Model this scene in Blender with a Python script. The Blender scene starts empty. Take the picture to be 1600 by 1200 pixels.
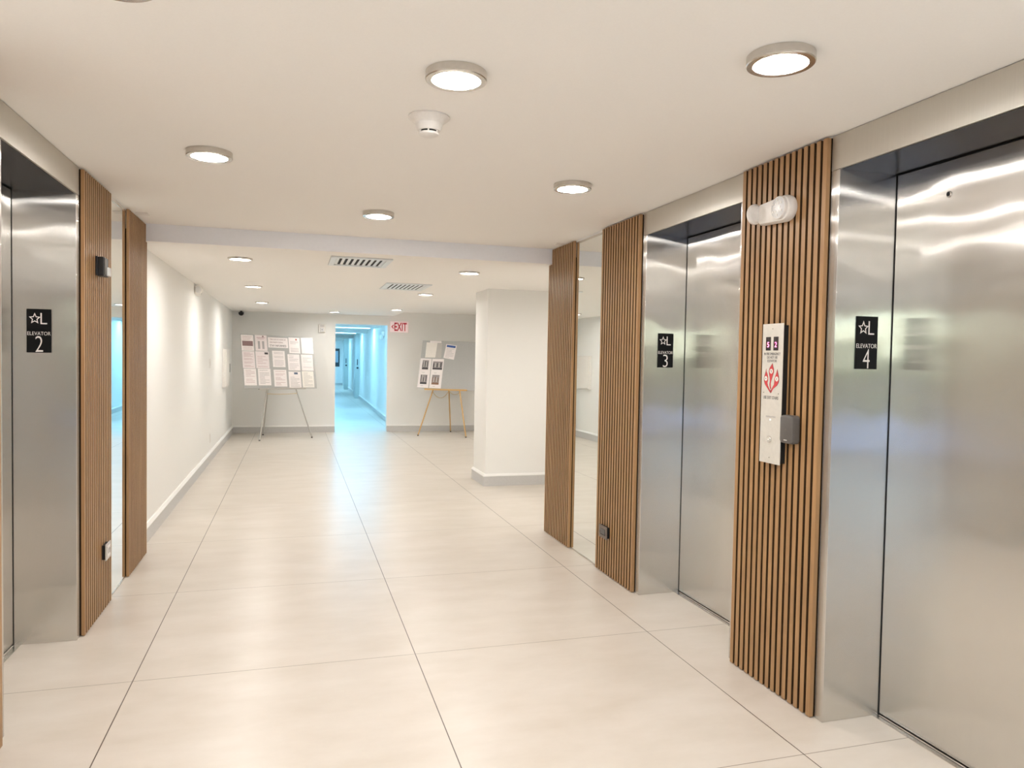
import bpy, bmesh, math, random
from mathutils import Vector, Matrix
random.seed(7)
SC = bpy.context.scene
COL = SC.collection

# ------------------------------------------------------------------ camera
F_PX, YAW, PITCH, ROLL, CAM_H = 1149.13, 0.288567, -0.0336865, 0.017962, 1.412864
def make_camera():
    cy, sy = math.cos(YAW), math.sin(YAW)
    f = Vector((sy*math.cos(PITCH), cy*math.cos(PITCH), math.sin(PITCH)))
    r = Vector((cy, -sy, 0)); u = r.cross(f)
    r2 = r*math.cos(ROLL)+u*math.sin(ROLL); u2 = -r*math.sin(ROLL)+u*math.cos(ROLL)
    m = Matrix.Identity(4)
    for i in range(3):
        m[i][0], m[i][1], m[i][2] = r2[i], u2[i], -f[i]
    m[2][3] = CAM_H
    cd = bpy.data.cameras.new('camera'); cd.sensor_width = 36; cd.sensor_fit = 'HORIZONTAL'
    cd.lens = F_PX*36/1600; cd.clip_start = .02; cd.clip_end = 300
    co = bpy.data.objects.new('camera', cd); COL.objects.link(co); co.matrix_world = m
    SC.camera = co
make_camera()

# ------------------------------------------------------------------ world, exposure, light levels
w = bpy.data.worlds.new('sky'); SC.world = w; w.use_nodes = True
wn = w.node_tree.nodes; wl = w.node_tree.links
sky = wn.new('ShaderNodeTexSky'); sky.sky_type = 'NISHITA'; sky.sun_disc = False
sky.sun_elevation = math.radians(40); sky.sun_rotation = math.radians(60)
wn['Background'].inputs['Strength'].default_value = 1.15
wl.new(sky.outputs['Color'], wn['Background'].inputs['Color'])
SC.view_settings.view_transform = 'Standard'; SC.view_settings.look = 'None'
SC.view_settings.gamma = 1; SC.view_settings.use_curve_mapping = False
SC.view_settings.exposure = 0.16
SC.cycles.use_denoising = True
SC.cycles.max_bounces = 10; SC.cycles.diffuse_bounces = 6; SC.cycles.glossy_bounces = 6
WARM = (1.0, .96, .925); CANW = (1.0, .96, .91); COOL = (.27, .66, 1.0)
LOBBY_EMIT = 154.0; CAN_EMIT = 168.0; CAN_SPOT = 4.5; COOL_EMIT = 40.0

# ------------------------------------------------------------------ materials
def nt(name):
    m = bpy.data.materials.new(name); m.use_nodes = True
    t = m.node_tree; return m, t, t.nodes['Principled BSDF']
def plain(name, col, rough=.5, metal=0.0, spec=.5, bump=0, bscale=60, var=.035):
    m, t, b = nt(name)
    b.inputs['Roughness'].default_value = rough; b.inputs['Metallic'].default_value = metal
    b.inputs['Specular IOR Level'].default_value = spec
    tc = t.nodes.new('ShaderNodeTexCoord'); n = t.nodes.new('ShaderNodeTexNoise')
    n.inputs['Scale'].default_value = bscale; n.inputs['Detail'].default_value = 3
    t.links.new(tc.outputs['Object'], n.inputs['Vector'])
    r = t.nodes.new('ShaderNodeValToRGB')
    r.color_ramp.elements[0].position = .3; r.color_ramp.elements[1].position = .7
    r.color_ramp.elements[0].color = (*[c*(1-var) for c in col], 1); r.color_ramp.elements[1].color = (*[min(1, c*(1+var)) for c in col], 1)
    t.links.new(n.outputs['Fac'], r.inputs['Fac']); t.links.new(r.outputs['Color'], b.inputs['Base Color'])
    if bump:
        bp = t.nodes.new('ShaderNodeBump'); bp.inputs['Strength'].default_value = bump; bp.inputs['Distance'].default_value = .002
        t.links.new(n.outputs['Fac'], bp.inputs['Height']); t.links.new(bp.outputs['Normal'], b.inputs['Normal'])
    return m
def glow(name, col, strength):
    m, t, b = nt(name)
    b.inputs['Base Color'].default_value = (.8, .8, .8, 1)
    b.inputs['Emission Color'].default_value = (*col, 1); b.inputs['Emission Strength'].default_value = strength
    return m
def steel(name, col=(.77, .75, .715), wave=.0035, wide=(.055, 85), crisp=(.018, 12), hazy=(.10, 6), mixes=(.40, .25)):
    """brushed metal: three lobes, all smeared across the vertical brushing"""
    m, t, b = nt(name)
    tg = t.nodes.new('ShaderNodeTangent'); tg.direction_type = 'RADIAL'; tg.axis = 'Z'
    g = t.nodes.new('ShaderNodeNewGeometry'); mp = t.nodes.new('ShaderNodeMapping')
    mp.inputs['Scale'].default_value = (90, 90, .8)
    t.links.new(g.outputs['Position'], mp.inputs['Vector'])
    n = t.nodes.new('ShaderNodeTexNoise'); n.inputs['Scale'].default_value = 6; n.inputs['Detail'].default_value = 2
    t.links.new(mp.outputs['Vector'], n.inputs['Vector'])
    r = t.nodes.new('ShaderNodeValToRGB')
    r.color_ramp.elements[0].color = (*[c*.94 for c in col], 1); r.color_ramp.elements[1].color = (*[c*1.06 for c in col], 1)
    t.links.new(n.outputs['Fac'], r.inputs['Fac'])
    mp2 = t.nodes.new('ShaderNodeMapping'); mp2.inputs['Scale'].default_value = (1, 1, 1.3); t.links.new(g.outputs['Position'], mp2.inputs['Vector'])
    n2 = t.nodes.new('ShaderNodeTexNoise'); n2.inputs['Scale'].default_value = 3.0; n2.inputs['Detail'].default_value = 1
    t.links.new(mp2.outputs['Vector'], n2.inputs['Vector'])
    bp = t.nodes.new('ShaderNodeBump'); bp.inputs['Strength'].default_value = 1; bp.inputs['Distance'].default_value = wave
    t.links.new(n2.outputs['Fac'], bp.inputs['Height'])
    def lobe(al, ratio):      # al: geometric-mean width, ratio: across / along the brushing
        k = t.nodes.new('ShaderNodeBsdfAnisotropic'); k.distribution = 'GGX'
        k.inputs['Roughness'].default_value = math.sqrt(al); k.inputs['Anisotropy'].default_value = -(1-1/math.sqrt(ratio))
        t.links.new(tg.outputs['Tangent'], k.inputs['Tangent']); t.links.new(r.outputs['Color'], k.inputs['Color']); t.links.new(bp.outputs['Normal'], k.inputs['Normal'])
        return k
    t.nodes.remove(b)
    w0, c0, h0 = lobe(*wide), lobe(*crisp), lobe(*hazy)
    m1 = t.nodes.new('ShaderNodeMixShader'); m1.inputs[0].default_value = mixes[0]
    m2 = t.nodes.new('ShaderNodeMixShader'); m2.inputs[0].default_value = mixes[1]
    t.links.new(w0.outputs[0], m1.inputs[1]); t.links.new(c0.outputs[0], m1.inputs[2])
    t.links.new(m1.outputs[0], m2.inputs[1]); t.links.new(h0.outputs[0], m2.inputs[2])
    t.links.new(m2.outputs[0], t.nodes['Material Output'].inputs['Surface'])
    return m
def wood(name):
    m, t, b = nt(name)
    b.inputs['Roughness'].default_value = .42; b.inputs['Specular IOR Level'].default_value = .45
    g = t.nodes.new('ShaderNodeNewGeometry'); mp = t.nodes.new('ShaderNodeMapping')
    mp.inputs['Scale'].default_value = (14, 26, 1.1)
    t.links.new(g.outputs['Position'], mp.inputs['Vector'])
    n = t.nodes.new('ShaderNodeTexNoise'); n.inputs['Scale'].default_value = 2.2; n.inputs['Detail'].default_value = 6; n.inputs['Distortion'].default_value = .6
    t.links.new(mp.outputs['Vector'], n.inputs['Vector'])
    r = t.nodes.new('ShaderNodeValToRGB')
    r.color_ramp.elements[0].position = .25; r.color_ramp.elements[1].position = .78
    r.color_ramp.elements[0].color = (.30, .163, .070, 1); r.color_ramp.elements[1].color = (.465, .268, .122, 1)
    t.links.new(n.outputs['Fac'], r.inputs['Fac']); t.links.new(r.outputs['Color'], b.inputs['Base Color'])
    return m
TILE_X0, TILE_W, TILE_Y0, TILE_D = -0.6545, 1.2192, 2.2046, 1.2378
def floor_mat():
    m, t, b = nt('porcelain_tile')
    N, L = t.nodes, t.links
    b.inputs['Roughness'].default_value = .30; b.inputs['Specular IOR Level'].default_value = .55
    g = N.new('ShaderNodeNewGeometry'); s = N.new('ShaderNodeSeparateXYZ'); L.new(g.outputs['Position'], s.inputs[0])
    def M(op, a, c=None, d=None):
        k = N.new('ShaderNodeMath'); k.operation = op
        for i, v in enumerate((a, c, d)):
            if v is None: continue
            if isinstance(v, (int, float)): k.inputs[i].default_value = v
            else: L.new(v, k.inputs[i])
        return k.outputs[0]
    fx = M('DIVIDE', M('SUBTRACT', s.outputs['X'], TILE_X0), TILE_W); fy = M('DIVIDE', M('SUBTRACT', s.outputs['Y'], TILE_Y0), TILE_D)
    jx = M('LESS_THAN', M('PINGPONG', fx, .5), .0021/TILE_W); jy = M('LESS_THAN', M('PINGPONG', fy, .5), .0017/TILE_D)
    # body: soft clouded beige
    mp = N.new('ShaderNodeMapping'); mp.inputs['Scale'].default_value = (1, 2.2, 1); L.new(g.outputs['Position'], mp.inputs['Vector'])
    n = N.new('ShaderNodeTexNoise'); n.inputs['Scale'].default_value = 2.2; n.inputs['Detail'].default_value = 8; n.inputs['Roughness'].default_value = .6
    L.new(mp.outputs['Vector'], n.inputs['Vector'])
    r = N.new('ShaderNodeValToRGB'); r.color_ramp.elements[0].position = .3; r.color_ramp.elements[1].position = .72
    r.color_ramp.elements[0].color = (.61, .55, .475, 1); r.color_ramp.elements[1].color = (.70, .645, .58, 1)
    L.new(n.outputs['Fac'], r.inputs['Fac'])
    m1 = N.new('ShaderNodeMixRGB'); m1.inputs[2].default_value = (.24, .195, .15, 1); L.new(jy, m1.inputs[0]); L.new(r.outputs['Color'], m1.inputs[1])
    m2 = N.new('ShaderNodeMixRGB'); m2.inputs[2].default_value = (.085, .06, .042, 1); L.new(jx, m2.inputs[0]); L.new(m1.outputs[0], m2.inputs[1])
    L.new(m2.outputs[0], b.inputs['Base Color'])
    rr = M('ADD', M('MULTIPLY', n.outputs['Fac'], .05), .285); L.new(rr, b.inputs['Roughness'])
    return m
MAT = dict(
    floor=floor_mat(),
    wall=plain('wall_paint', (.87, .865, .84), .6, spec=.3, bump=.06, bscale=180, var=.008),
    ceil=plain('ceiling_paint', (.95, .93, .90), .7, spec=.2, bump=.05, bscale=150, var=.008),
    fascia=plain('fascia_paint', (.90, .925, .98), .6, spec=.3, var=.008),
    base=plain('baseboard_paint', (.58, .57, .56), .45),
    steel=steel('brushed_steel'),
    steel_head=steel('brushed_steel_header', (.66, .63, .57), .001, (.10, 6), (.10, 3), (.2, 3), (.5, .4)),
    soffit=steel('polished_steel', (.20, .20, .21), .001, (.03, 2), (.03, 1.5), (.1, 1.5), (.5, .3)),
    nickel=plain('brushed_nickel', (.64, .61, .57), .26, 1),
    chrome=plain('polished_metal', (.78, .76, .72), .2, 1),
    plate=plain('satin_faceplate', (.74, .71, .65), .38, .35),
    black=plain('black_gap', (.006, .006, .006), .6),
    blackp=plain('black_plastic', (.012, .012, .014), .4),
    signb=plain('black_sign', (.004, .004, .005), .5, spec=.2),
    signw=plain('raised_letter', (.80, .77, .74), .5),
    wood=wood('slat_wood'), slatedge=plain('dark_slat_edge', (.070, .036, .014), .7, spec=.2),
    felt=plain('felt_backing', (.030, .017, .009), .9, spec=.1),
    whitep=plain('white_plastic', (.82, .79, .75), .4),
    lens=plain('clear_lens', (.80, .80, .80), .15, 0, .8, .6, 220),
    grayp=plain('gray_plastic', (.11, .10, .092), .45),
    bronze=plain('bronze_plate', (.17, .135, .11), .4, .3),
    silverp=plain('silver_plate', (.62, .61, .60), .3, .6),
    board=plain('foam_board_gray', (.43, .43, .42), .8, spec=.2),
    paper=plain('paper_white', (.84, .79, .78), .8, spec=.2),
    paper_pink=plain('paper_blush', (.80, .73, .73), .8, spec=.2),
    paper_cream=plain('paper_cream', (.84, .80, .745), .8, spec=.2),
    paper_gray=plain('paper_gray', (.52, .50, .47), .8, spec=.2),
    ink=plain('ink_gray', (.42, .40, .40), .8), inkred=plain('ink_rose', (.52, .36, .37), .8),
    inkdark=plain('ink_dark', (.07, .065, .07), .8), inkblue=plain('ink_blue', (.03, .09, .30), .7),
    inkmauve=plain('ink_mauve', (.26, .17, .17), .8), inkslate=plain('ink_slate', (.10, .13, .20), .8),
    photo_mid=plain('photo_gray', (.30, .27, .27), .7), photo_brown=plain('photo_brown', (.22, .12, .08), .7),
    legsilver=plain('easel_silver', (.52, .50, .47), .35, .6), leggold=plain('easel_gold_wood', (.60, .36, .13), .45),
    chain=plain('gold_chain', (.70, .50, .20), .35, .7),
    red=plain('flame_red', (.62, .055, .06), .5), rededge=plain('flame_edge', (.16, .05, .05), .5),
    markred=plain('mark_red', (.42, .10, .09), .7),
    led=glow('led_red', (1, .04, .22), 5), display=plain('display_black', (.02, .01, .012), .25),
    exitred=plain('exit_letters', (.50, .008, .035), .4), exitbody=glow('exit_panel', (1, .42, .45), .28),
    indicator=glow('indicator_red', (1, .2, .12), 1.0), indw=glow('indicator_white', (1, .9, .85), 1.5),
    ventdark=plain('vent_dark', (.012, .012, .014), .8), ventwhite=plain('vent_white', (.80, .84, .86), .4),
    lamp=glow('lamp_diffuser', WARM, LOBBY_EMIT), can=glow('can_diffuser', CANW, CAN_EMIT), cool=glow('cool_tube', COOL, COOL_EMIT),
    greenjamb=plain('painted_door_frame', (.48, .54, .52), .45), doorp=plain('painted_door', (.62, .66, .66), .45),
    pane_dark=plain('tinted_pane', (.04, .07, .10), .08, 0, .7), frame_dark=plain('dark_frame', (.03, .04, .05), .4),
    pane_mid=plain('blind_pane', (.42, .52, .60), .3),
    bluepaving=plain('outside_paving', (.36, .46, .64), .9, bscale=8), hedge=plain('hedge_green', (.035, .11, .025), .9, bscale=14),  # paving tinted blue: sky reflection put into its colour for the steel
)
def mirror_mat():
    m, t, b = nt('mirror_silver'); b.inputs['Metallic'].default_value = 1; b.inputs['Roughness'].default_value = .01
    b.inputs['Base Color'].default_value = (.90, .93, .91, 1); return m
MAT['mirror'] = mirror_mat()
def pane_mat():
    m = bpy.data.materials.new('window_glass'); m.use_nodes = True; t = m.node_tree; t.nodes.clear()
    o = t.nodes.new('ShaderNodeOutputMaterial'); mx = t.nodes.new('ShaderNodeMixShader'); fr = t.nodes.new('ShaderNodeFresnel')
    a = t.nodes.new('ShaderNodeBsdfTransparent'); g = t.nodes.new('ShaderNodeBsdfGlossy'); g.inputs['Roughness'].default_value = .02
    a.inputs['Color'].default_value = (.92, .96, .96, 1); fr.inputs['IOR'].default_value = 1.3
    t.links.new(fr.outputs[0], mx.inputs[0]); t.links.new(a.outputs[0], mx.inputs[1]); t.links.new(g.outputs[0], mx.inputs[2]); t.links.new(mx.outputs[0], o.inputs[0])
    return m
MAT['glass'] = pane_mat()

# ------------------------------------------------------------------ mesh helpers
class MB:
    def __init__(s): s.bm = bmesh.new()
    def box(s, x0, x1, y0, y1, z0, z1, bev=0):
        x0, x1 = sorted((x0, x1)); y0, y1 = sorted((y0, y1)); z0, z1 = sorted((z0, z1))
        v = [s.bm.verts.new((x, y, z)) for z in (z0, z1) for y in (y0, y1) for x in (x0, x1)]
        fs = [s.bm.faces.new([v[i] for i in q]) for q in ((0, 2, 3, 1), (4, 5, 7, 6), (0, 1, 5, 4), (2, 6, 7, 3), (0, 4, 6, 2), (1, 3, 7, 5))]
        if bev:
            bmesh.ops.bevel(s.bm, geom=list({e for f in fs for e in f.edges}), offset=bev, segments=2, affect='EDGES', profile=.5)
        return s
    def prism(s, pts, a, b, f):
        """pts: 2-D outline, f(u, v, h) -> 3-D; extruded from h=a to h=b"""
        A = [s.bm.verts.new(f(u, v, a)) for u, v in pts]; B = [s.bm.verts.new(f(u, v, b)) for u, v in pts]
        n = len(pts); s.bm.faces.new(A); s.bm.faces.new(B[::-1])
        for i in range(n): s.bm.faces.new((A[i], B[i], B[(i+1) % n], A[(i+1) % n]))
        return s
    def lathe(s, prof, f, n=32, cap0=True, cap1=True):
        """prof: (r, h) list; f(x, y, h) -> 3-D"""
        rings = []
        for r, h in prof:
            rings.append([s.bm.verts.new(f(r*math.cos(2*math.pi*i/n), r*math.sin(2*math.pi*i/n), h)) for i in range(n)])
        for a, b in zip(rings, rings[1:]):
            for i in range(n): s.bm.faces.new((a[i], a[(i+1) % n], b[(i+1) % n], b[i]))
        if cap0: s.bm.faces.new(rings[0][::-1])
        if cap1: s.bm.faces.new(rings[-1])
        return s
    def tube(s, path, r, n=8, r1=None):
        path = [Vector(p) for p in path]; rings = []
        for i, p in enumerate(path):
            d = (path[min(i+1, len(path)-1)]-path[max(i-1, 0)]).normalized()
            a = d.cross(Vector((0, 0, 1)) if abs(d.z) < .95 else Vector((0, 1, 0))).normalized(); b = d.cross(a)
            rr = r if r1 is None else r+(r1-r)*i/(len(path)-1)
            rings.append([s.bm.verts.new(p+a*rr*math.cos(2*math.pi*k/n)+b*rr*math.sin(2*math.pi*k/n)) for k in range(n)])
        for q, w_ in zip(rings, rings[1:]):
            for k in range(n): s.bm.faces.new((q[k], q[(k+1) % n], w_[(k+1) % n], w_[k]))
        s.bm.faces.new(rings[0][::-1]); s.bm.faces.new(rings[-1]); return s
    def quad(s, pts): s.bm.faces.new([s.bm.verts.new(p) for p in pts]); return s
    def build(s, name, mat, parent=None, smooth=False):
        bmesh.ops.recalc_face_normals(s.bm, faces=s.bm.faces)
        me = bpy.data.meshes.new(name); s.bm.to_mesh(me); s.bm.free()
        me.materials.append(MAT[mat] if isinstance(mat, str) else mat)
        if smooth:
            for p in me.polygons: p.use_smooth = True
            me.set_sharp_from_angle(angle=math.radians(35))
        o = bpy.data.objects.new(name, me); COL.objects.link(o)
        if parent is not None:
            o.parent = parent; o.matrix_parent_inverse = parent_world(parent).inverted()
        return o
def parent_world(o):
    m = o.matrix_basis.copy()
    if o.parent is not None: m = parent_world(o.parent) @ o.matrix_parent_inverse @ m
    return m
def tag(o, label, cat, group=None):
    o['label'] = label; o['category'] = cat
    if group: o['group'] = group
    return o
def thing(name, label, cat, loc=(0, 0, 0), group=None, rotz=0):
    o = bpy.data.objects.new(name, None); COL.objects.link(o); o.empty_display_size = .05
    o.location = loc; o.rotation_euler = (0, 0, rotz)
    return tag(o, label, cat, group)
def struct(o):
    o['kind'] = 'structure'; return o
def copy_thing(root, delta, label, group=None):
    """a copy of a thing with copies of its parts and sub-parts, moved by delta"""
    def rec(o, par):
        c = o.copy(); COL.objects.link(c)
        if par is not None:
            c.parent = par; c.matrix_parent_inverse = o.matrix_parent_inverse.copy(); c.matrix_basis = o.matrix_basis.copy()
        for ch in o.children: rec(ch, c)
        return c
    r = rec(root, None); r.location = Vector(root.location)+Vector(delta); r['label'] = label
    if group: r['group'] = group
    return r
_fc = {}
def text(name, s, mat, parent, org, ax, up, wdt, hgt, depth=.0006, bold=0.0, part_label=None):
    """lettering fitted in a box: org lower-left corner, ax reading direction, up upward"""
    ax, up = Vector(ax).normalized(), Vector(up).normalized(); nr = ax.cross(up)
    cu = bpy.data.curves.new('lettering', 'FONT'); cu.body = s; cu.extrude = depth; cu.offset = bold
    cu.align_x = 'CENTER' if '\n' in s else 'LEFT'; cu.resolution_u = 4
    to = bpy.data.objects.new('lettering_source', cu); COL.objects.link(to)
    me = bpy.data.meshes.new_from_object(to.evaluated_get(bpy.context.evaluated_depsgraph_get()))
    bpy.data.objects.remove(to); bpy.data.curves.remove(cu)
    xs = [v.co.x for v in me.vertices]; ys = [v.co.y for v in me.vertices]
    x0, x1, y0, y1 = min(xs), max(xs), min(ys), max(ys)
    for v in me.vertices:
        p = Vector(org)+ax*((v.co.x-x0)/(x1-x0)*wdt)+up*((v.co.y-y0)/(y1-y0)*hgt)+nr*v.co.z
        v.co = p
    me.materials.clear(); me.materials.append(MAT[mat])
    o = bpy.data.objects.new(name, me); COL.objects.link(o); o.parent = parent
    o.matrix_parent_inverse = parent_world(parent).inverted()
    return o

# ------------------------------------------------------------------ the setting
XL, XR, H, HC, HD = -1.010, 2.013, 2.305, 2.185, 2.168     # lobby wall faces, lobby ceiling, hall ceiling, elevator opening
YB = 5.63                                                    # drop between lobby and hall
YF = 14.0                                                    # far wall
E4 = (1.42, 2.385); E3 = (3.037, 4.001); E2 = (3.06, 4.005)
struct(MB().box(-7, 7, -6, 38, -.12, 0).build('floor', 'floor'))
struct(MB().box(-7, 4.4, -5.1, YB, H, H+.25).build('ceiling', 'ceil'))
c = MB(); c.box(-1.5, 1.80, YB, YF+.01, HC, H+.25); c.box(1.80, 4.4, YB, 9.85, HC, H+.25); c.box(1.80, 4.4, 9.85, YF+.01, 2.262, H+.25)
struct(c.build('ceiling', 'ceil'))
struct(MB().box(XL-.03, XR, YB-.006, YB-.0005, HC, H).build('trim_1', 'fascia'))
c = MB(); c.box(.2, 3.2, YF+.15, 37.3, 2.20, 2.5)
for y in (17.6, 21.8, 28.5, 33.0): c.box(.2, 3.2, y, y+.5, 2.10, 2.2)
struct(c.build('ceiling', 'wall'))
# lobby walls with openings for the elevators
x1 = XR+.45
for a, b in ((-5.1, E4[0]-.046), (E4[1]+.046, E3[0]-.046), (E3[1]+.046, 5.70)): struct(MB().box(XR, x1, a, b, 0, H).build('wall_right', 'wall'))
struct(MB().box(x1, 4.4, -5.1, 5.70, 0, H).build('wall_right', 'wall'))
for e in (E4, E3): struct(MB().box(XR+.35, x1, e[0]-.046, e[1]+.046, 0, H).build('wall_right', 'wall'))
x0 = XL-.45
for a, b in ((-.9, E2[0]-.046), (E2[1]+.046, 5.66)): struct(MB().box(x0, XL, a, b, 0, H).build('wall_left', 'wall'))
struct(MB().box(x0-.3, x0, -.9, 5.66, 0, H).build('wall_left', 'wall')); struct(MB().box(x0, XL-.35, E2[0]-.046, E2[1]+.046, 0, H).build('wall_left', 'wall'))
struct(MB().box(-1.5, -1.058, 5.66, YF+.15, 0, HC).build('wall_left', 'wall'))
DX0, DX1, DH = .733, 1.688, 2.010
c = MB(); c.box(-1.5, DX0, YF, YF+.15, 0, 2.3); c.box(DX1, 4.4, YF, YF+.15, 0, 2.3); c.box(DX0, DX1, YF, YF+.15, DH, 2.3)
struct(c.build('wall_far', 'wall'))
struct(MB().box(4.2, 4.4, 5.7, YF, 0, 2.3).build('wall_right', 'wall'))
struct(MB().box(2.045, 3.3, 7.872, 8.43, 0, HC).build('wall_pillar', 'wall'))
# corridor beyond the doorway
RW = [(14.15, 1.93), (16.45, 1.955), (25.2, 2.118), (31.9, 2.212), (37.3, 2.30)]
def rwx(y):
    for (a, xa), (b, xb) in zip(RW, RW[1:]):
        if y <= b: return xa+(xb-xa)*(y-a)/(b-a)
    return RW[-1][1]
pl = lambda u, v, h: (u, v, h)
struct(MB().prism([(x, y) for y, x in RW]+[(3.0, 37.3), (3.0, 14.15)], 0, 2.3, pl).build('wall_corridor', 'wall'))
struct(MB().box(.25, .45, YF+.15, 37.3, 0, 2.3).build('wall_corridor', 'wall'))
struct(MB().box(.2, 3.2, 37.0, 37.2, 0, 2.3).build('wall_end', 'wall'))
# back of the lobby, behind the camera: glazed front towards blue-tinted paving and a hedge
c = MB(); c.box(.35, 2.3, -5.1, -5.0, 0, H); c.box(-7, .35, -5.1, -5.0, 2.2, H)
struct(c.build('wall_back', 'wood'))
struct(MB().box(-7, -6.9, -5.1, -.9, 0, H).build('wall_left', 'wall'))
struct(MB().box(-7, XL-.45, -.9, -.8, 0, H).build('wall_left', 'wall'))
wf = MB()
for x in (-6.9, -5.1, -3.3, -1.5, .30): wf.box(x, x+.06, -5.08, -5.02, 0, 2.2)
wf.box(-6.9, .35, -5.08, -5.02, 0, .08); wf.box(-6.9, .35, -5.08, -5.02, 2.12, 2.2)
win = struct(wf.build('window_1', 'frame_dark'))
MB().box(-6.88, .32, -5.055, -5.045, .06, 2.14).build('pane', 'glass', win)
struct(MB().box(-40, 30, -60, -5.2, -.3, -.12).build('ground_outside', 'bluepaving'))
hb = MB()
for i in range(26):
    x = -22+i*1.3+random.uniform(-.3, .3); r = random.uniform(.8, 1.15)
    hb.lathe([(r*.7, -.12), (r, .5), (r*1.02, 1.0), (r*.8, 1.5+random.uniform(0, .4)), (r*.3, 1.95)], lambda a, b, h, x=x: (x+a, -17+b, h), 12)
struct(hb.build('ground_hedge', 'hedge', smooth=True))

# baseboards: flat face, chamfered top
def baseboard(name, path, closed=False, t=.022, h=.132):
    """path of floor points; board built on the left-hand side of travel"""
    P = [Vector((a, b, 0)) for a, b in path]; n = len(P); off = []
    for i in range(n):
        d0 = (P[i]-P[i-1]).normalized() if i > 0 else None; d1 = (P[i+1]-P[i]).normalized() if i < n-1 else None
        l0 = Vector((-d0.y, d0.x, 0)) if d0 else None; l1 = Vector((-d1.y, d1.x, 0)) if d1 else None
        if l0 is None: off.append(l1)
        elif l1 is None: off.append(l0)
        else:
            m = (l0+l1); off.append(m/ (m.dot(l0)))
    prof = [(0, 0), (t, 0), (t, h-.025), (0, h-.025)]
    m = MB(); rings = [[m.bm.verts.new(P[i]+off[i]*a+Vector((0, 0, z))) for a, z in prof] for i in range(n)]
    for A, B in zip(rings, rings[1:]):
        for k in range(len(prof)): m.bm.faces.new((A[k], A[(k+1) % len(prof)], B[(k+1) % len(prof)], B[k]))
    m.bm.faces.new(rings[0]); m.bm.faces.new(rings[-1][::-1])
    o = struct(m.build(name, 'base'))
    m = MB(); cap = [(0, h-.024), (t+.004, h-.024), (t+.004, h-.018), (t*.5, h+.002), (0, h+.002)]
    rings = [[m.bm.verts.new(P[i]+off[i]*a+Vector((0, 0, z))) for a, z in cap] for i in range(n)]
    for A, B in zip(rings, rings[1:]):
        for k in range(len(cap)): m.bm.faces.new((A[k], A[(k+1) % len(cap)], B[(k+1) % len(cap)], B[k]))
    m.bm.faces.new(rings[0]); m.bm.faces.new(rings[-1][::-1]); m.build('cap_bead', 'wall', o)
    return o
baseboard('baseboard_left', [(DX0, YF+.15), (DX0, YF), (-1.058, YF), (-1.058, 5.66)][::-1][::-1] and [(-1.058, YF), (-1.058, 5.66)])
baseboard('baseboard_far', [(DX0-.001, YF), (-1.04, YF)])
baseboard('baseboard_far', [(4.2, YF), (DX1+.001, YF)])
baseboard('baseboard_pillar', [(2.045, 8.43), (2.045, 7.872), (3.3, 7.872)][::-1])
baseboard('baseboard_corridor', [(rwx(y), y) for y in (14.16, 16.45, 25.2)], h=.125)
baseboard('baseboard_corridor', [(rwx(y), y) for y in (26.1, 31.85)], h=.125)
baseboard('baseboard_end', [(2.29, 37.0), (.45, 37.0)], h=.125)
# corridor door frames standing out of the right wall, each with its door
for i, (ya, dep) in enumerate(((25.2, .15), (31.9, .17))):
    xw = rwx(ya)
    d = struct(MB().box(xw-dep, xw+.3, ya, ya+.16, 0, 2.2).box(xw-dep+.03, xw+.3, ya+.16, ya+.5, 0, 2.2).build('door_%d' % (i+1), 'greenjamb'))
    MB().box(xw-dep-.004, xw-.03, ya+.5, ya+.545, .02, 2.08).build('door_leaf', 'doorp', d)
    MB().lathe([(.016, 0), (.016, .05), (.034, .055), (.036, .085), (.02, .095)], lambda a, b, h, xw=xw, dep=dep, ya=ya: (xw-dep+.075+a, ya-h, 1.03+b), 14).build('door_handle', 'frame_dark', d, True)
    MB().box(xw-dep+.06, xw-dep+.09, ya-.012, ya, 1.12, 1.32).build('lock_plate', 'frame_dark', d)
wnd = MB()
wnd.box(1.2, 2.14, 36.97, 37.0, .90, .96).box(1.2, 2.14, 36.97, 37.0, 1.66, 1.78).box(2.08, 2.14, 36.97, 37.0, .96, 1.66).box(1.2, 1.26, 36.97, 37.0, .96, 1.66).box(1.66, 1.70, 36.97, 37.0, .96, 1.66)
wnd = struct(wnd.build('window_2', 'frame_dark'))
MB().box(1.26, 2.08, 36.985, 36.998, 1.1, 1.66).build('pane', 'pane_mid', wnd)
MB().box(1.26, 2.08, 36.985, 36.998, .96, 1.1).build('lower_pane', 'pane_dark', wnd)
# brushed-steel floor sills are with the elevators

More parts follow.
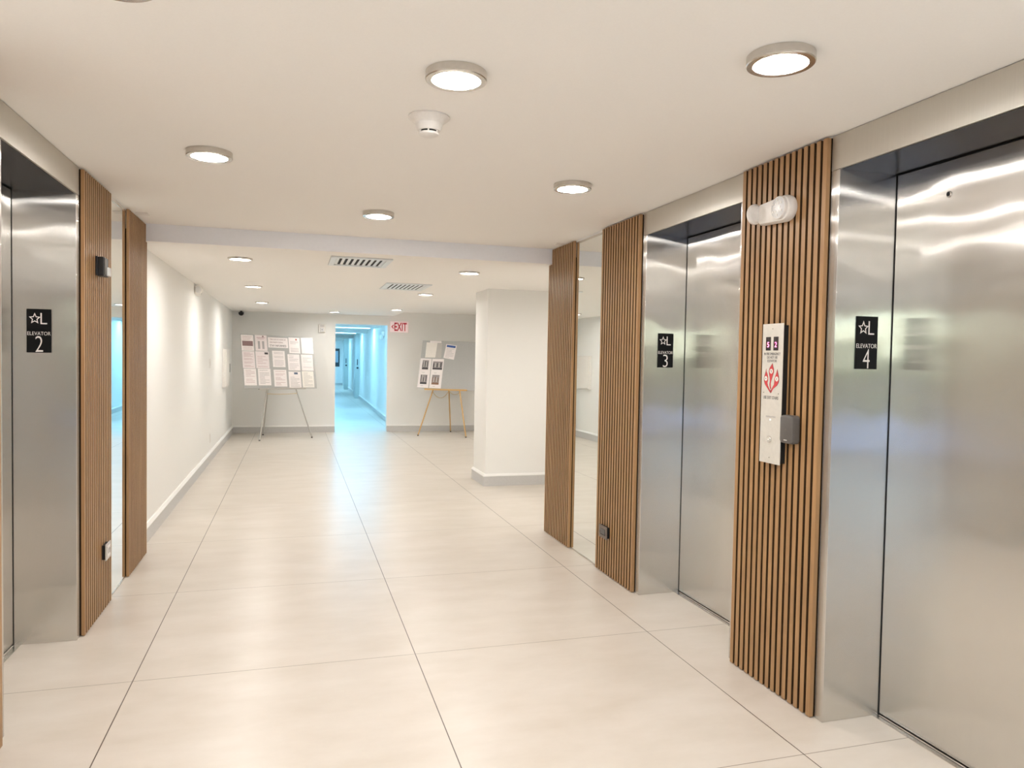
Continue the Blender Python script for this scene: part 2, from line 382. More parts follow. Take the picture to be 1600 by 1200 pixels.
# ------------------------------------------------------------------ elevators
def elevator(yy, side, label, lock=False):
    """side +1: in the right wall, -1: in the left wall"""
    y0, y1 = yy; X = XR if side > 0 else XL; S = side
    t = thing('elevator_entrance', label, 'elevator', (X, (y0+y1)/2, 0), 'elevator entrances')
    for a, b, q in ((y0-.0445, y0, 'near'), (y1, y1+.0445, 'far')):
        m = MB(); m.box(X-S*.003, X+S*.266, a, b, 0, HD+.001, .0015); m.build('jamb', 'steel', t)
    m = MB(); m.box(X-S*.004, X+S*.30, y0-.0445, y1+.0445, HD+.002, H-.003); m.build('header', 'steel_head', t)
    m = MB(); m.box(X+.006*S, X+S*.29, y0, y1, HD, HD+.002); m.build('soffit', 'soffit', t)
    m = MB(); m.box(X+S*.268, X+S*.300, y0+.005, y1-.005, .010, HD-.006, .001); d = m.build('door_panel', 'steel', t)
    m = MB(); m.box(X+S*.302, X+S*.32, y0-.04, y1+.04, 0, HD); m.box(X+S*.2665, X+S*.302, y0-.03, y0+.003, 0, HD); m.box(X+S*.2665, X+S*.302, y1-.003, y1+.03, 0, HD); m.box(X+S*.270, X+S*.302, y0, y1, HD-.0050, HD-.0005)
    m.build('shadow_gap', 'black', t)
    m = MB(); m.box(X+S*.236, X+S*.262, y0, y1, -.002, .0025); m.box(X+S*.27, X+S*.30, y0+.006, y1-.006, .0, .0025); m.build('sill', 'chrome', t)
    if lock:
        f = lambda a, b, h: (X+S*(.268-h), 2.138+a, 2.041+b)
        MB().lathe([(.0115, -.001), (.0115, .003), (.0075, .004)], f, 20).build('lock_ring', 'chrome', d, True)
        MB().lathe([(.0072, .003), (.0072, .0045)], f, 16).build('lock_hole', 'black', d)
    return t
elevator(E4, 1, 'brushed steel elevator entrance numbered 4, nearest on the right, lock hole high on its door', True)
elevator(E3, 1, 'brushed steel elevator entrance numbered 3, between two slat panels on the right wall')
elevator(E2, -1, 'brushed steel elevator entrance numbered 2, at the left edge of the view')
def sign(x0, x1, z0, z1, y, num, label):
    W, Hh = x1-x0, z1-z0
    t = thing('elevator_sign', label, 'sign', ((x0+x1)/2, y, z0), 'floor marker signs')
    MB().box(x0, x1, y-.003, y, z0, z1).build('plate', 'signb', t)
    P = lambda u, v: (x0+u*W, y-.003, z1-v*Hh)
    # outlined star
    cx, cz = .33, .222; ro = .135*Hh; st = MB(); A = []
    def ring(k): return [(cx*W+k*(ro if i % 2 == 0 else ro*.46)*math.sin(i*math.pi/5)*.92, cz*Hh-k*(ro if i % 2 == 0 else ro*.46)*math.cos(i*math.pi/5)) for i in range(10)]
    o_, i_ = ring(1.0), ring(.66)
    for i in range(10):
        j = (i+1) % 10; q = [o_[i], o_[j], i_[j], i_[i]]
        st.prism([(a, b) for a, b in q], 0, .0008, lambda a, b, h: (x0+a, y-.003-h, z1-b))
    st.build('star_symbol', 'signw', t)
    text('floor_letter', 'L', 'signw', t, P(.56, .345), (1, 0, 0), (0, 0, 1), .27*W, .255*Hh, bold=-.008)
    text('lettering', 'ELEVATOR', 'signw', t, P(.03, .602), (1, 0, 0), (0, 0, 1), .94*W, .082*Hh, bold=-.006)
    text('numeral', num, 'signw', t, P(.35, .985), (1, 0, 0), (0, 0, 1), .31*W, .365*Hh, bold=-.012)
YS = .0005
sign(2.107, 2.2105, 1.399, 1.606, E4[1]-YS, '4', 'black plate with star L and numeral 4 on the nearest right elevator jamb')
sign(2.098, 2.2005, 1.379, 1.585, E3[1]-YS, '3', 'black plate with star L and numeral 3 on the farther right elevator jamb')
sign(-1.216, -1.1125, 1.404, 1.611, E2[1]-YS, '2', 'black plate with star L and numeral 2 on the left elevator jamb')

# ------------------------------------------------------------------ slat panels and mirrors
def slat_panel(y0, y1, side, label, n, zt=H-.008, low=None):
    S = side; xf = 1.985 if S > 0 else -.985; xb = (XR if S > 0 else XL)-S*.0005
    t = thing('slat_panel', label, 'slat wall panel', (xb, (y0+y1)/2, 0), 'vertical timber slat panels')
    m = MB(); m.box(xb, xb-S*.009, y0+.002, y1-.002, .004, (low or zt)); m.build('backing', 'felt', t)
    pitch = (y1-y0-.024)/(n-1); m = MB()
    for i in range(n):
        a = y0+i*pitch; top = zt
        if low and a+.024 > YB-.002: top = low
        m.box(xf, xb-S*.0091, a, a+.024, .004, top, .0012)
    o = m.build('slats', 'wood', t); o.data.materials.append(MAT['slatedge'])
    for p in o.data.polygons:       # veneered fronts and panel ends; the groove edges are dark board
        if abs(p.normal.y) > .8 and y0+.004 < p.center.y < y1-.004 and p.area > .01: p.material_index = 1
    return t
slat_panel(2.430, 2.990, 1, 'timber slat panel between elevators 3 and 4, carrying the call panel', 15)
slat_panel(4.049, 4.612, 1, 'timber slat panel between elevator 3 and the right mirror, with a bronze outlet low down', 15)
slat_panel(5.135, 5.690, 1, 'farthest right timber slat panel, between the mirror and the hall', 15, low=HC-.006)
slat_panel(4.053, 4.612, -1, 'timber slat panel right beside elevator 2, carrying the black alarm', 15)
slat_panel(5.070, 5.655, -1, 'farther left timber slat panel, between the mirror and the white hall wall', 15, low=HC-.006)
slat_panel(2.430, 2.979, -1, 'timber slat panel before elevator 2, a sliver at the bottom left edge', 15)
def mirror(y0, y1, side, label):
    S = side; xb = (XR if S > 0 else XL)-S*.001
    t = thing('wall_mirror', label, 'mirror', (xb, (y0+y1)/2, 0), 'tall wall mirrors')
    MB().box(xb, xb-S*.005, y0, y1, .010, H-.03).build('glass', 'mirror', t)
    MB().box(xb, xb-S*.008, y0, y1, .001, .010).build('channel', 'nickel', t)
    MB().box(xb, xb-S*.007, y0, y1, H-.03, H-.018).build('channel', 'nickel', t)
mirror(4.614, 5.133, 1, 'tall narrow mirror between two timber slat panels on the right wall')
mirror(4.614, 5.068, -1, 'tall narrow mirror between two timber slat panels on the left wall, showing blue light')

# ------------------------------------------------------------------ lamps
def lobby_lamp(x, y, label):
    t = thing('ceiling_light', label, 'ceiling light', (x, y, H), 'round surface lights of the elevator lobby')
    f = lambda a, b, h: (x+a, y+b, H-h)
    MB().lathe([(.078, .0005), (.096, .0005), (.0965, .024), (.094, .027), (.077, .0275), (.075, .024), (.075, .002)], f, 48, False, False).build('ring', 'nickel', t, True)
    MB().lathe([(.0745, .023), (.068, .0275), (.05, .031), (.025, .033), (.002, .0335)], f, 40, False, True).build('diffuser', 'lamp', t, True)
    return t
L0 = lobby_lamp(.480, 2.29, 'round metal-ringed ceiling light just above the smoke detector, nearest centre')
for x, y, l in ((1.345, 1.855, 'round metal-ringed ceiling light at the top right, largest of the lobby lights'),
                (-.365, 3.53, 'round metal-ringed ceiling light on the left, before the left slat panel'),
                (1.350, 3.53, 'round metal-ringed ceiling light nearest elevator 3'),
                (.495, 4.64, 'small-looking round metal-ringed ceiling light, last before the ceiling drop'),
                (-.412, 1.955, 'round ceiling light cut by the top edge at the left')):
    copy_thing(L0, (x-.480, y-2.29, 0), l)
for x, y in ((1.35, .2), (-.41, .2), (.48, -1.2), (-.41, -3.0), (1.35, -3.0), (-2.6, -2.0), (-4.4, -3.4)):  # unseen lamps added behind the camera to brighten ceiling and steel
    copy_thing(L0, (x-.480, y-2.29, 0), 'unseen round ceiling light added behind the viewpoint to brighten the lobby')
def can_lamp(x, y, label, spot=True, HC=HC):
    t = thing('recessed_light', label, 'ceiling light', (x, y, HC), 'round downlights of the hall ceiling')
    f = lambda a, b, h: (x+a, y+b, HC-h)
    MB().lathe([(.080, .0005), (.096, .0005), (.095, .010), (.084, .016), (.080, .014)], f, 40, False, False).build('trim_ring', 'nickel', t, True)
    MB().lathe([(.0795, .006), (.06, .0075), (.002, .008)], f, 32, False, True).build('diffuser', 'can', t, True)
    if not spot: return t
    ld = bpy.data.lights.new('downlight_beam', 'SPOT'); ld.energy = CAN_SPOT; ld.color = CANW; ld.spot_size = math.radians(138); ld.spot_blend = .7; ld.shadow_soft_size = .05
    lo = bpy.data.objects.new('downlight_beam', ld); COL.objects.link(lo); lo.parent = t; lo.location = (0, 0, -.03)
    return t
CANS = [(-.421, 6.32, 'round downlight nearest on the left of the hall ceiling'), (-.444, 8.80, 'second round downlight along the left of the hall ceiling'),
        (-.458, 11.43, 'third round downlight along the left of the hall ceiling'), (.670, 13.15, 'round downlight against the far wall above the blue doorway'),
        (1.503, 6.47, 'round downlight on the right, before the white pillar'), (1.525, 8.89, 'round downlight beside the rear ceiling vent'),
        (1.585, 11.98, 'round downlight beside the ceiling step above the exit sign')]
C0 = can_lamp(*CANS[0])
can_lamp(*CANS[3], spot=False)
for x, y, l in CANS[1:3]+CANS[4:]: copy_thing(C0, (x-CANS[0][0], y-CANS[0][1], 0), l)
can_lamp(3.35, 11.5, 'unseen round downlight added behind the pillar to brighten the far wall', HC=2.262)  # unseen lamp added to brighten the far wall and right board
# two more unseen lamps put in beyond the pillar to light the alcove
for x, y in ((3.1, 6.6), (3.1, 9.2)):
    copy_thing(C0, (x-CANS[0][0], y-CANS[0][1], 0), 'unseen round downlight put in to light the alcove behind the pillar')
def panel_lamp(x, y, label):
    t = thing('strip_light', label, 'ceiling light', (x, y, 2.2), 'cool ceiling lights of the corridor')
    MB().box(x-.62, x+.62, y-.16, y+.16, 2.165, 2.1995, .004).build('housing', 'whitep', t)
    MB().box(x-.58, x+.58, y-.12, y+.12, 2.157, 2.1645).build('diffuser', 'cool', t)
    return t
P0 = panel_lamp(1.18, 15.6, 'cool white corridor light just inside the blue doorway')
for y, l in ((19.6, 'cool white corridor light, second from the blue doorway'), (24.2, 'cool white corridor light before the first corridor door'), (30.8, 'cool white corridor light before the second corridor door'), (35.2, 'cool white corridor light farthest away')):
    copy_thing(P0, (0.15, y-15.6, 0), l)

# ------------------------------------------------------------------ ceiling fittings
t = thing('smoke_detector', 'white smoke detector on the lobby ceiling below the centre light', 'smoke detector', (.473, 2.735, H))
f = lambda a, b, h: (.473+a, 2.735+b, H-h)
MB().lathe([(.076, .0005), (.077, .006), (.070, .012), (.056, .022), (.052, .028)], f, 40, True, True).build('base', 'whitep', t, True)
MB().lathe([(.051, .028), (.048, .040), (.042, .052), (.040, .053)], f, 36, True, True).build('body', 'whitep', t, True)
MB().lathe([(.033, .053), (.033, .060)], f, 28, True, True).build('smoke_chamber', 'black', t)
m = MB(); m.lathe([(.037, .060), (.036, .067), (.028, .071), (.003, .072)], f, 32, True, True)
for i in range(6):
    a = i*math.pi/3+.3; m.box(0, .0001, 0, .0001, 0, .0001) if False else m.lathe([(.003, .052), (.003, .0605)], lambda p, q, h, a=a: f(.035*math.cos(a)+p, .035*math.sin(a)+q, h), 6)
m.build('cap', 'whitep', t, True)
def vent(x0, x1, y0, y1, label):
    t = thing('ceiling_vent', label, 'vent', ((x0+x1)/2, (y0+y1)/2, HC), 'ceiling vents of the hall')
    m = MB(); b = .045; z0, z1 = HC-.012, HC-.0005
    m.box(x0, x1, y0, y0+b, z0, z1, .003).box(x0, x1, y1-b, y1, z0, z1, .003).box(x0, x0+b, y0+b, y1-b, z0, z1, .003).box(x1-b, x1, y0+b, y1-b, z0, z1, .003)
    m.build('frame', 'ventwhite', t)
    MB().box(x0+b, x1-b, y0+b, y1-b, HC-.002, HC-.0004).build('duct_opening', 'ventdark', t)
    m = MB(); n = 9; w_ = (x1-x0-2*b)/8.6
    for i in range(n):
        cx = x0+b+(i-.02)*w_+.004
        m.prism([(cx, .0025), (cx+.004, .0022), (cx+w_*.50, .0062), (cx+w_*.48, .0076)], y0+b-.001, y1-b+.001, lambda u, v, h: (min(u, x1-b), h, HC-v))
    m.build('louvers', 'ventwhite', t)
vent(.268, .745, 5.86, 6.40, 'white ceiling vent nearest the ceiling drop, with eight dark slots')
vent(.915, 1.392, 7.71, 8.40, 'rear white ceiling vent before the right downlight, with eight dark slots')
for x, y, l in ((-.938, 5.235, 'small blank plate on the ceiling by the left mirror'), (1.950, 5.345, 'small blank plate on the ceiling above the right slat panel')):
    tag(MB().box(x-.036, x+.036, y-.036, y+.036, H-.006, H-.0005, .001).build('ceiling_plate', 'whitep'), l, 'cover plate')

# ------------------------------------------------------------------ call panel, card reader, emergency lights, outlets
XP = 1.9565
t = thing('elevator_call_panel', 'tall steel elevator call panel with red flame symbol and floor displays', 'call panel', (XP, 2.696, .987))
PY0, PY1, PZ0, PZ1 = 2.626, 2.766, .987, 1.584
MB().box(XP, XP+.0035, PY0, PY1, PZ0, PZ1, .0006).build('faceplate', 'plate', t)
MB().box(XP+.0036, 1.9848, PY0+.004, PY1-.004, PZ0+.006, PZ1-.008).build('back_box', 'black', t)
def q(v, z): return (XP-.0002, PY1-v*(PY1-PY0), z)       # v runs left to right as seen
AX, UP = (0, -1, 0), (0, 0, 1)
for v0, v1, s in ((.18, .41, '5'), (.55, .78, '2')):
    d = MB(); d.box(XP-.0012, XP, PY1-v0*.14, PY1-v1*.14, 1.470, 1.528); d = d.build('floor_display', 'display', t)
    text('digit', s, 'led', d, (XP-.0016, PY1-(v0+.07)*.14, 1.484), AX, UP, .013, .022)
text('lettering', 'IN FIRE EMERGENCY', 'inkdark', t, q(.10, 1.450), AX, UP, .111, .011, .0003, 0)
text('lettering', 'DO NOT USE', 'inkdark', t, q(.25, 1.435), AX, UP, .070, .011, .0003, 0)
text('lettering', 'ELEVATOR', 'inkdark', t, q(.28, 1.420), AX, UP, .062, .011, .0003, 0)
def flame(pts, k0, k1, h0, h1):
    cx = sum(p[0] for p in pts)/len(pts); cz = sum(p[1] for p in pts)/len(pts)
    return [(cx+(a-cx)*k0, cz+(b-cz)*k1) for a, b in pts]
mid = [(.53, 1.000), (.56, .90), (.60, .80), (.61, .70), (.57, .60), (.53, .50), (.49, .40), (.465, .30), (.47, .22), (.495, .15), (.455, .10), (.42, .19), (.40, .28), (.42, .40), (.40, .52), (.37, .62), (.355, .72), (.385, .82), (.455, .91)]
lft = [(.225, .81), (.235, .72), (.295, .62), (.33, .52), (.33, .42), (.30, .32), (.33, .24), (.39, .15), (.445, .06), (.475, .10), (.48, -.02), (.40, .05), (.30, .15), (.18, .27), (.13, .38), (.12, .48), (.15, .58), (.19, .68)]
rgt = [(.77, .80), (.81, .68), (.85, .56), (.87, .45), (.85, .35), (.78, .25), (.68, .19), (.60, .14), (.53, .06), (.48, -.02), (.475, .08), (.55, .18), (.62, .28), (.635, .36), (.64, .48), (.68, .58), (.74, .70)]
FZ0, FZ1 = 1.287, 1.417
for pts in (mid, lft, rgt):
    ff = lambda u, v, h: (XP-h, PY1-u*(PY1-PY0), FZ0+(v+.02)/1.02*(FZ1-FZ0))
    e = MB().prism(pts, 0, .0004, ff).build('flame_symbol', 'rededge', t)
    MB().prism(flame(pts, .86, .955, 0, 0), .0004, .0007, ff).build('flame_fill', 'red', e)
for u, v, s in ((.48, .72, 'S'), (.225, .47, '~'), (.755, .47, 'X')):
    ce = ff(u, v, 0)
    d = MB().lathe([(.0105, .0007), (.0105, .0011)], lambda a, b, h, ce=ce: (XP-h, ce[1]+a, ce[2]+b), 20).build('flame_badge', 'paper_cream', t)
    text('badge_mark', s, 'inkdark', d, (XP-.0013, ce[1]+.004, ce[2]-.005 if s != '~' else ce[2]-.002), AX, UP, .008, .010 if s != '~' else .004, .0002)
text('lettering', 'USE EXIT STAIRS', 'inkdark', t, q(.12, 1.262), AX, UP, .102, .013, .0003, 0)
text('lettering', 'FIREFIGHTERS', 'ink', t, q(.28, 1.183), AX, UP, .066, .007, .0003, 0)
fb = lambda z, y=2.697: (lambda a, b, h: (XP-h, y+a, z+b))
b_ = MB().lathe([(.0145, 0), (.0145, .006), (.0135, .0075)], fb(1.090), 28).build('call_button', 'chrome', t, True)
MB().lathe([(.0055, .0075), (.0055, .0082)], fb(1.090), 16).build('button_light', 'whitep', b_)
MB().lathe([(.003, 0), (.003, .002)], fb(1.174), 12).build('status_light', 'indw', t)
for yy, zz in ((2.697, 1.562), (2.748, 1.289), (2.646, 1.287), (2.697, 1.012)):
    MB().lathe([(.0028, 0), (.0026, .0014)], fb(zz, yy), 10).build('screw', 'nickel', t)
t = thing('card_reader', 'dark gray card reader mounted at the right edge of the call panel', 'card reader', (1.957, 2.579, 1.085))
m = MB(); n = 12; prof = []
yc, zc, hy, hz = 2.5785, 1.1435, .0415, .0585
def rr(hy, hz, r):
    o = []
    for cy, cz, a0 in ((hy-r, hz-r, 0), (-hy+r, hz-r, 90), (-hy+r, -hz+r, 180), (hy-r, -hz+r, 270)):
        for k in range(5):
            a = math.radians(a0+k*22.5); o.append((cy+r*math.cos(a), cz+r*math.sin(a)))
    return o
def shell(m, secs, f):
    rings = [[m.bm.verts.new(f(u, v, h)) for u, v in pts] for pts, h in secs]
    for A, B in zip(rings, rings[1:]):
        for k in range(len(A)): m.bm.faces.new((A[k], A[(k+1) % len(A)], B[(k+1) % len(A)], B[k]))
    m.bm.faces.new(rings[0]); m.bm.faces.new(rings[-1][::-1]); return m
shell(m, [(rr(hy-.004, hz-.004, .012), 0), (rr(hy, hz, .014), .004), (rr(hy, hz, .014), .030), (rr(hy-.002, hz-.002, .014), .036), (rr(hy-.008, hz-.008, .010), .039)], lambda u, v, h: (1.9845-h, yc+u, zc+v))
m.build('body', 'grayp', t, True)
MB().box(1.9445, 1.9457, yc-.010, yc+.010, 1.098, 1.101).build('status_light', 'whitep', t)
MB().lathe([(.003, 0), (.003, .0006)], lambda a, b, h: (1.9455-h, yc+a, zc+b), 10).build('sensor_dot', 'bronze', t)

def emergency_light(y, z, x, S, label, fwd=1):
    """S +1 on the right wall (faces -x), -1 on the left wall; fwd: +1 turned lamp head towards +y"""
    t = thing('emergency_light', label, 'emergency light', (x, y, z), 'twin-head emergency lights')
    F = lambda u, v, h: (x-S*h, y+fwd*u, z+v)
    def stad(r0, r1, L):
        o = []
        for k in range(13):
            a = math.radians(-90-k*15); o.append((-.0+r0*math.cos(a), r0*math.sin(a)))
        for k in range(9):
            a = math.radians(90-k*22.5); o.append((L+r1*math.cos(a)*.4, r1*math.sin(a)))
        return o
    m = MB(); shell(m, [(stad(.053, .044, .155), 0), (stad(.055, .046, .157), .005), (stad(.055, .046, .157), .024), (stad(.050, .041, .150), .036), (stad(.044, .034, .142), .039)], F)
    m.build('housing', 'whitep', t, True)
    hd = MB().lathe([(.040, .030), (.0475, .038), (.048, .048), (.0455, .052), (.0445, .052)], lambda a, b, h: F(.006+a, .002+b, h), 36).build('lamp_head', 'whitep', t, True)
    MB().lathe([(.0435, .052), (.041, .0540), (.02, .0555), (.001, .056)], lambda a, b, h: F(.006+a, .002+b, h), 36).build('lens', 'lens', hd, True)
    m = MB()
    for k in range(12):
        a = k*math.pi/6; r = .031 if k % 2 else .018
        m.lathe([(.0042, .053), (.0042, .0568)], lambda p, q_, h, a=a, r=r: F(.006+r*math.cos(a)+p, .002+r*math.sin(a)+q_, h), 8)
    m.build('led_cluster', 'whitep', hd)
    # second head, turned along the wall
    G = lambda a, b, h: F(.163+h*.92+b*.0, .004+a, .050+b*.85-h*.25)
    h2 = MB().lathe([(.034, -.006), (.044, .004), (.045, .020), (.040, .030)], G, 32).build('lamp_head', 'whitep', t, True)
    MB().lathe([(.039, .030), (.03, .034), (.001, .036)], G, 28).build('lens', 'lens', h2, True)
    MB().lathe([(.004, 0), (.004, .0012)], lambda a, b, h: F(.052+a, -.0560-h if False else -.040+b, .0355+h), 10).build('test_lamp', 'indicator', t)
    return t
emergency_light(2.650, 2.064, 1.9845, 1, 'white twin-head emergency light high on the slat panel between elevators 3 and 4')
emergency_light(8.96, 2.112, -1.0575, -1, 'white emergency light high on the left hall wall', fwd=-1)
# corridor unit: body with two lamp heads
yy = 16.9; xx = rwx(yy)-.0005
t = thing('emergency_light', 'white emergency light on the blue corridor wall, top right of the doorway', 'emergency light', (xx, yy, 1.93), 'twin-head emergency lights')
MB().box(xx-.07, xx, yy-.13, yy+.13, 1.87, 1.99, .012).build('housing', 'whitep', t)
for s in (-1, 1):
    h2 = MB().lathe([(.03, 0), (.055, .02), (.058, .06), (.05, .07)], lambda a, b, h, s=s: (xx-.05-b*.6-h*.4, yy+s*.10-h*.9, 1.86+a), 20).build('lamp_head', 'whitep', t, True)
    MB().lathe([(.05, .0702), (.03, .076), (.002, .078)], lambda a, b, h, s=s: (xx-.05-b*.6-h*.4, yy+s*.10-h*.9, 1.86+a), 20).build('lens', 'lens', h2, True)

# black strobe alarm on the left slat panel
t = thing('strobe_alarm', 'black alarm box with a clear strobe lens on the left slat panel', 'alarm', (-.985, 4.246, 1.8))
MB().box(-.9848, -.974, 4.258, 4.366, 1.808, 1.906, .002).build('mounting_plate', 'blackp', t)
MB().box(-.9739, -.946, 4.262, 4.362, 1.806, 1.904, .003).build('housing', 'blackp', t)
MB().box(-.9459, -.942, 4.268, 4.310, 1.814, 1.898, .001).build('speaker_grille', 'grayp', t)
MB().box(-.9459, -.932, 4.314, 4.360, 1.810, 1.856, .004).build('strobe_lens', 'lens', t)
MB().tube([(-.955, 4.362, 1.892), (-.955, 4.385, 1.890)], .004).build('adjusting_screw', 'nickel', t)
# outlets
t = thing('wall_outlet', 'bronze outlet plate low on the right slat panel by the mirror', 'outlet', (1.985, 4.45, .245))
MB().box(1.9848, 1.968, 4.392, 4.508, .250, .322).build('box', 'black', t)
MB().box(1.9679, 1.964, 4.384, 4.516, .242, .326, .0015).build('cover_plate', 'bronze', t)
MB().box(1.9639, 1.960, 4.412, 4.488, .262, .306, .002).build('receptacle', 'grayp', t)
MB().box(1.9599, 1.9594, 4.424, 4.476, .266, .270).box(1.9599, 1.9594, 4.480, 4.484, .272, .290).build('slots', 'black', t)
t = thing('wall_outlet', 'silver outlet plate low on the left slat panel by the mirror', 'outlet', (-.985, 4.44, .283))
MB().box(-.9848, -.969, 4.396, 4.488, .290, .368).build('box', 'black', t)
MB().box(-.9689, -.964, 4.388, 4.496, .284, .374, .0015).build('cover_plate', 'silverp', t)
MB().box(-.9639, -.960, 4.408, 4.476, .300, .358, .002).build('receptacle', 'whitep', t)
MB().box(-.9599, -.9592, 4.422, 4.430, .318, .345).box(-.9599, -.9592, 4.448, 4.456, .318, .345).build('slots', 'grayp', t)
XW = -1.0575
t = thing('wall_switch', 'small white switch plate at mid height on the left hall wall', 'switch', (XW, 10.39, 1.22))
MB().box(XW, XW+.006, 10.35, 10.43, 1.225, 1.345, .002).build('cover_plate', 'whitep', t)
MB().box(XW+.006, XW+.010, 10.375, 10.405, 1.255, 1.315, .001).build('rocker', 'whitep', t)
t = thing('wall_outlet', 'small white outlet low on the left hall wall', 'outlet', (XW, 10.43, .24))
MB().box(XW, XW+.006, 10.39, 10.47, .237, .357, .002).build('cover_plate', 'whitep', t)
MB().box(XW+.006, XW+.008, 10.413, 10.447, .255, .29, .001).box(XW+.006, XW+.008, 10.413, 10.447, .304, .339, .001).build('receptacle', 'whitep', t)
t = thing('access_panel', 'white projecting panel on the left hall wall near the corner', 'access panel', (XW, 12.45, .89))
MB().box(XW, XW+.045, 12.13, 12.80, .895, 1.495, .003).build('cabinet', 'whitep', t)
MB().box(XW+.0451, XW+.058, 12.15, 12.78, .91, 1.48, .003).build('door', 'whitep', t)
MB().box(XW+.0581, XW+.064, 12.73, 12.76, 1.12, 1.26).build('latch', 'grayp', t)

# far wall fittings
YW = YF-.0005
t = thing('strobe_alarm', 'white wall alarm left of the blue doorway', 'alarm', (.484, YW, 1.83))
MB().box(.425, .553, YW-.045, YW, 1.838, 1.995, .012).build('housing', 'whitep', t)
MB().box(.455, .525, YW-.062, YW-.0452, 1.855, 1.925, .008).build('strobe_lens', 'lens', t)
m = MB()
for k in range(4): m.box(.450, .530, YW-.047, YW-.0453, 1.945+k*.010, 1.950+k*.010)
m.build('sounder_slots', 'ink', t)
MB().box(.478, .502, YW-.0626, YW-.0621, 1.878, 1.904).build('printed_mark', 'ink', t)
t = thing('security_camera', 'small black camera in the far left ceiling corner', 'camera', (-.905, 13.9, 2.13))
MB().lathe([(.02, 0), (.02, .02), (.045, .022), (.045, .03)], lambda a, b, h: (-.905+a, 13.92+b, HC-.0005-h), 20).build('mount', 'blackp', t, True)
MB().lathe([(.044, .0302), (.046, .045), (.040, .065), (.024, .080), (.004, .086)], lambda a, b, h: (-.905+a, 13.92+b, HC-.0005-h), 24).build('dome', 'blackp', t, True)
t = thing('exit_sign', 'lit red EXIT sign with a left arrow beside the blue doorway', 'exit sign', (1.9, YW, 1.88))
MB().box(1.735, 2.075, YW-.035, YW, 1.885, 2.085, .008).build('housing', 'exitbody', t)
text('lettering', 'EXIT', 'exitred', t, (1.81, YW-.0355, 1.908), (1, 0, 0), (0, 0, 1), .235, .155, .002, .02)
MB().prism([(0, .0), (.042, .045), (.042, .020), (.020, 0), (.042, -.020), (.042, -.045)], 0, .003, lambda u, v, h: (1.753+u, YW-.0355-h, 1.985+v)).build('arrow', 'exitred', t)

# ------------------------------------------------------------------ notice boards on easels
class Frame:
    def __init__(s, bx, by, bz, lean, yaw, roll):
        d = Vector((math.cos(yaw), math.sin(yaw), 0)); n = Vector((math.sin(yaw), -math.cos(yaw), 0))
        u = Vector((0, 0, math.cos(lean)))-n*math.sin(lean)
        s.d = d*math.cos(roll)+u*math.sin(roll); s.u = -d*math.sin(roll)+u*math.cos(roll)
        s.n = s.d.cross(s.u); s.B = Vector((bx, by, bz))
    def P(s, a, b, h=0): return s.B+s.d*a+s.u*b+s.n*h
def notice_board(fr, w_, h_, label):
    o = MB().prism([(-w_/2, 0), (w_/2, 0), (w_/2, h_), (-w_/2, h_)], -.006, 0, lambda u, v, h: fr.P(u, v, h)).build('notice_board', 'board')
    return tag(o, label, 'notice board')
def rect(m, fr, a0, a1, b0, b1, h0, h1): return m.prism([(a0, b0), (a1, b0), (a1, b1), (a0, b1)], h0, h1, lambda u, v, h: fr.P(u, v, h))
LAYER = [0.0004]
def sheet(fr, a0, a1, b0, b1, label, group, mat='paper', lines='ink', n=12, extra=(), corners=None, lift=None):
    lift = lift or LAYER[0]; LAYER[0] += .00012
    if corners is None: corners = [(a0, b0), (a1, b0), (a1, b1), (a0, b1)]
    (p00, p10, p11, p01) = corners
    def Q(u, v, h):
        a = (1-u)*(1-v)*p00[0]+u*(1-v)*p10[0]+u*v*p11[0]+(1-u)*v*p01[0]; b = (1-u)*(1-v)*p00[1]+u*(1-v)*p10[1]+u*v*p11[1]+(1-u)*v*p01[1]
        return fr.P(a, b, h)
    o = MB().prism([(0, 0), (1, 0), (1, 1), (0, 1)], lift, lift+.0008, Q).build('paper_sheet', mat); tag(o, label, 'paper', group)
    z = lift+.0008
    if n:
        m = MB(); rnd = random.Random(hash(label) % 999 if False else len(label)*7+int(abs(a0)*1000))
        top, bot = .90, .10; k = 0
        for i in range(n):
            v = top-(top-bot)*i/(n-1)
            if any(e[2] < v+.03 and v < e[3]+.01 for e in extra) or rnd.random() < .14: continue
            u1 = .88 if rnd.random() < .7 else rnd.uniform(.45, .8)
            m.prism([(.13, v-.010), (u1, v-.010), (u1, v+.010), (.13, v+.010)], z, z+.0002, Q)
        m.build('printed_text', lines, o)
    for name, u0, v0, v1, u1, mt in [(e[5] if len(e) > 5 else 'printed_picture', e[0], e[2], e[3], e[1], e[4]) for e in extra]:
        MB().prism([(u0, v0), (u1, v0), (u1, v1), (u0, v1)], z, z+.0003, Q).build(name, mt, o)
    return o
# --- left board
F1 = Frame(-.1965, 12.9894, .8529, .2244, .4309, -.016)
notice_board(F1, 1.28, .912, 'gray notice board full of white notices on the silver easel')
G1 = 'notices on the left board'
S1 = lambda *a, **k: sheet(F1, *a, group=G1, **k)
S1(-.636, -.430, .630, .898, 'white notice with a brown block, top left corner of the left board', extra=[(.08, .94, .30, .62, 'inkmauve')], n=9, lines='inkred')
S1(-.402, -.200, .636, .905, 'notice with a two column list, left of the heading strip on the left board', mat='paper_pink', lines='ink', n=0,
   extra=[(.15, .85, .82, .86, 'inkred'), (.2, .75, .74, .77, 'inkred'), (.62, .74, .88, .97, 'inkmauve'), (.22, .40, .12, .62, 'ink', 'printed_column'), (.58, .76, .12, .62, 'ink', 'printed_column')])
S1(-.634, -.428, .334, .622, 'blush notice at the left end of the middle row of the left board', mat='paper_pink', lines='inkred', n=13)
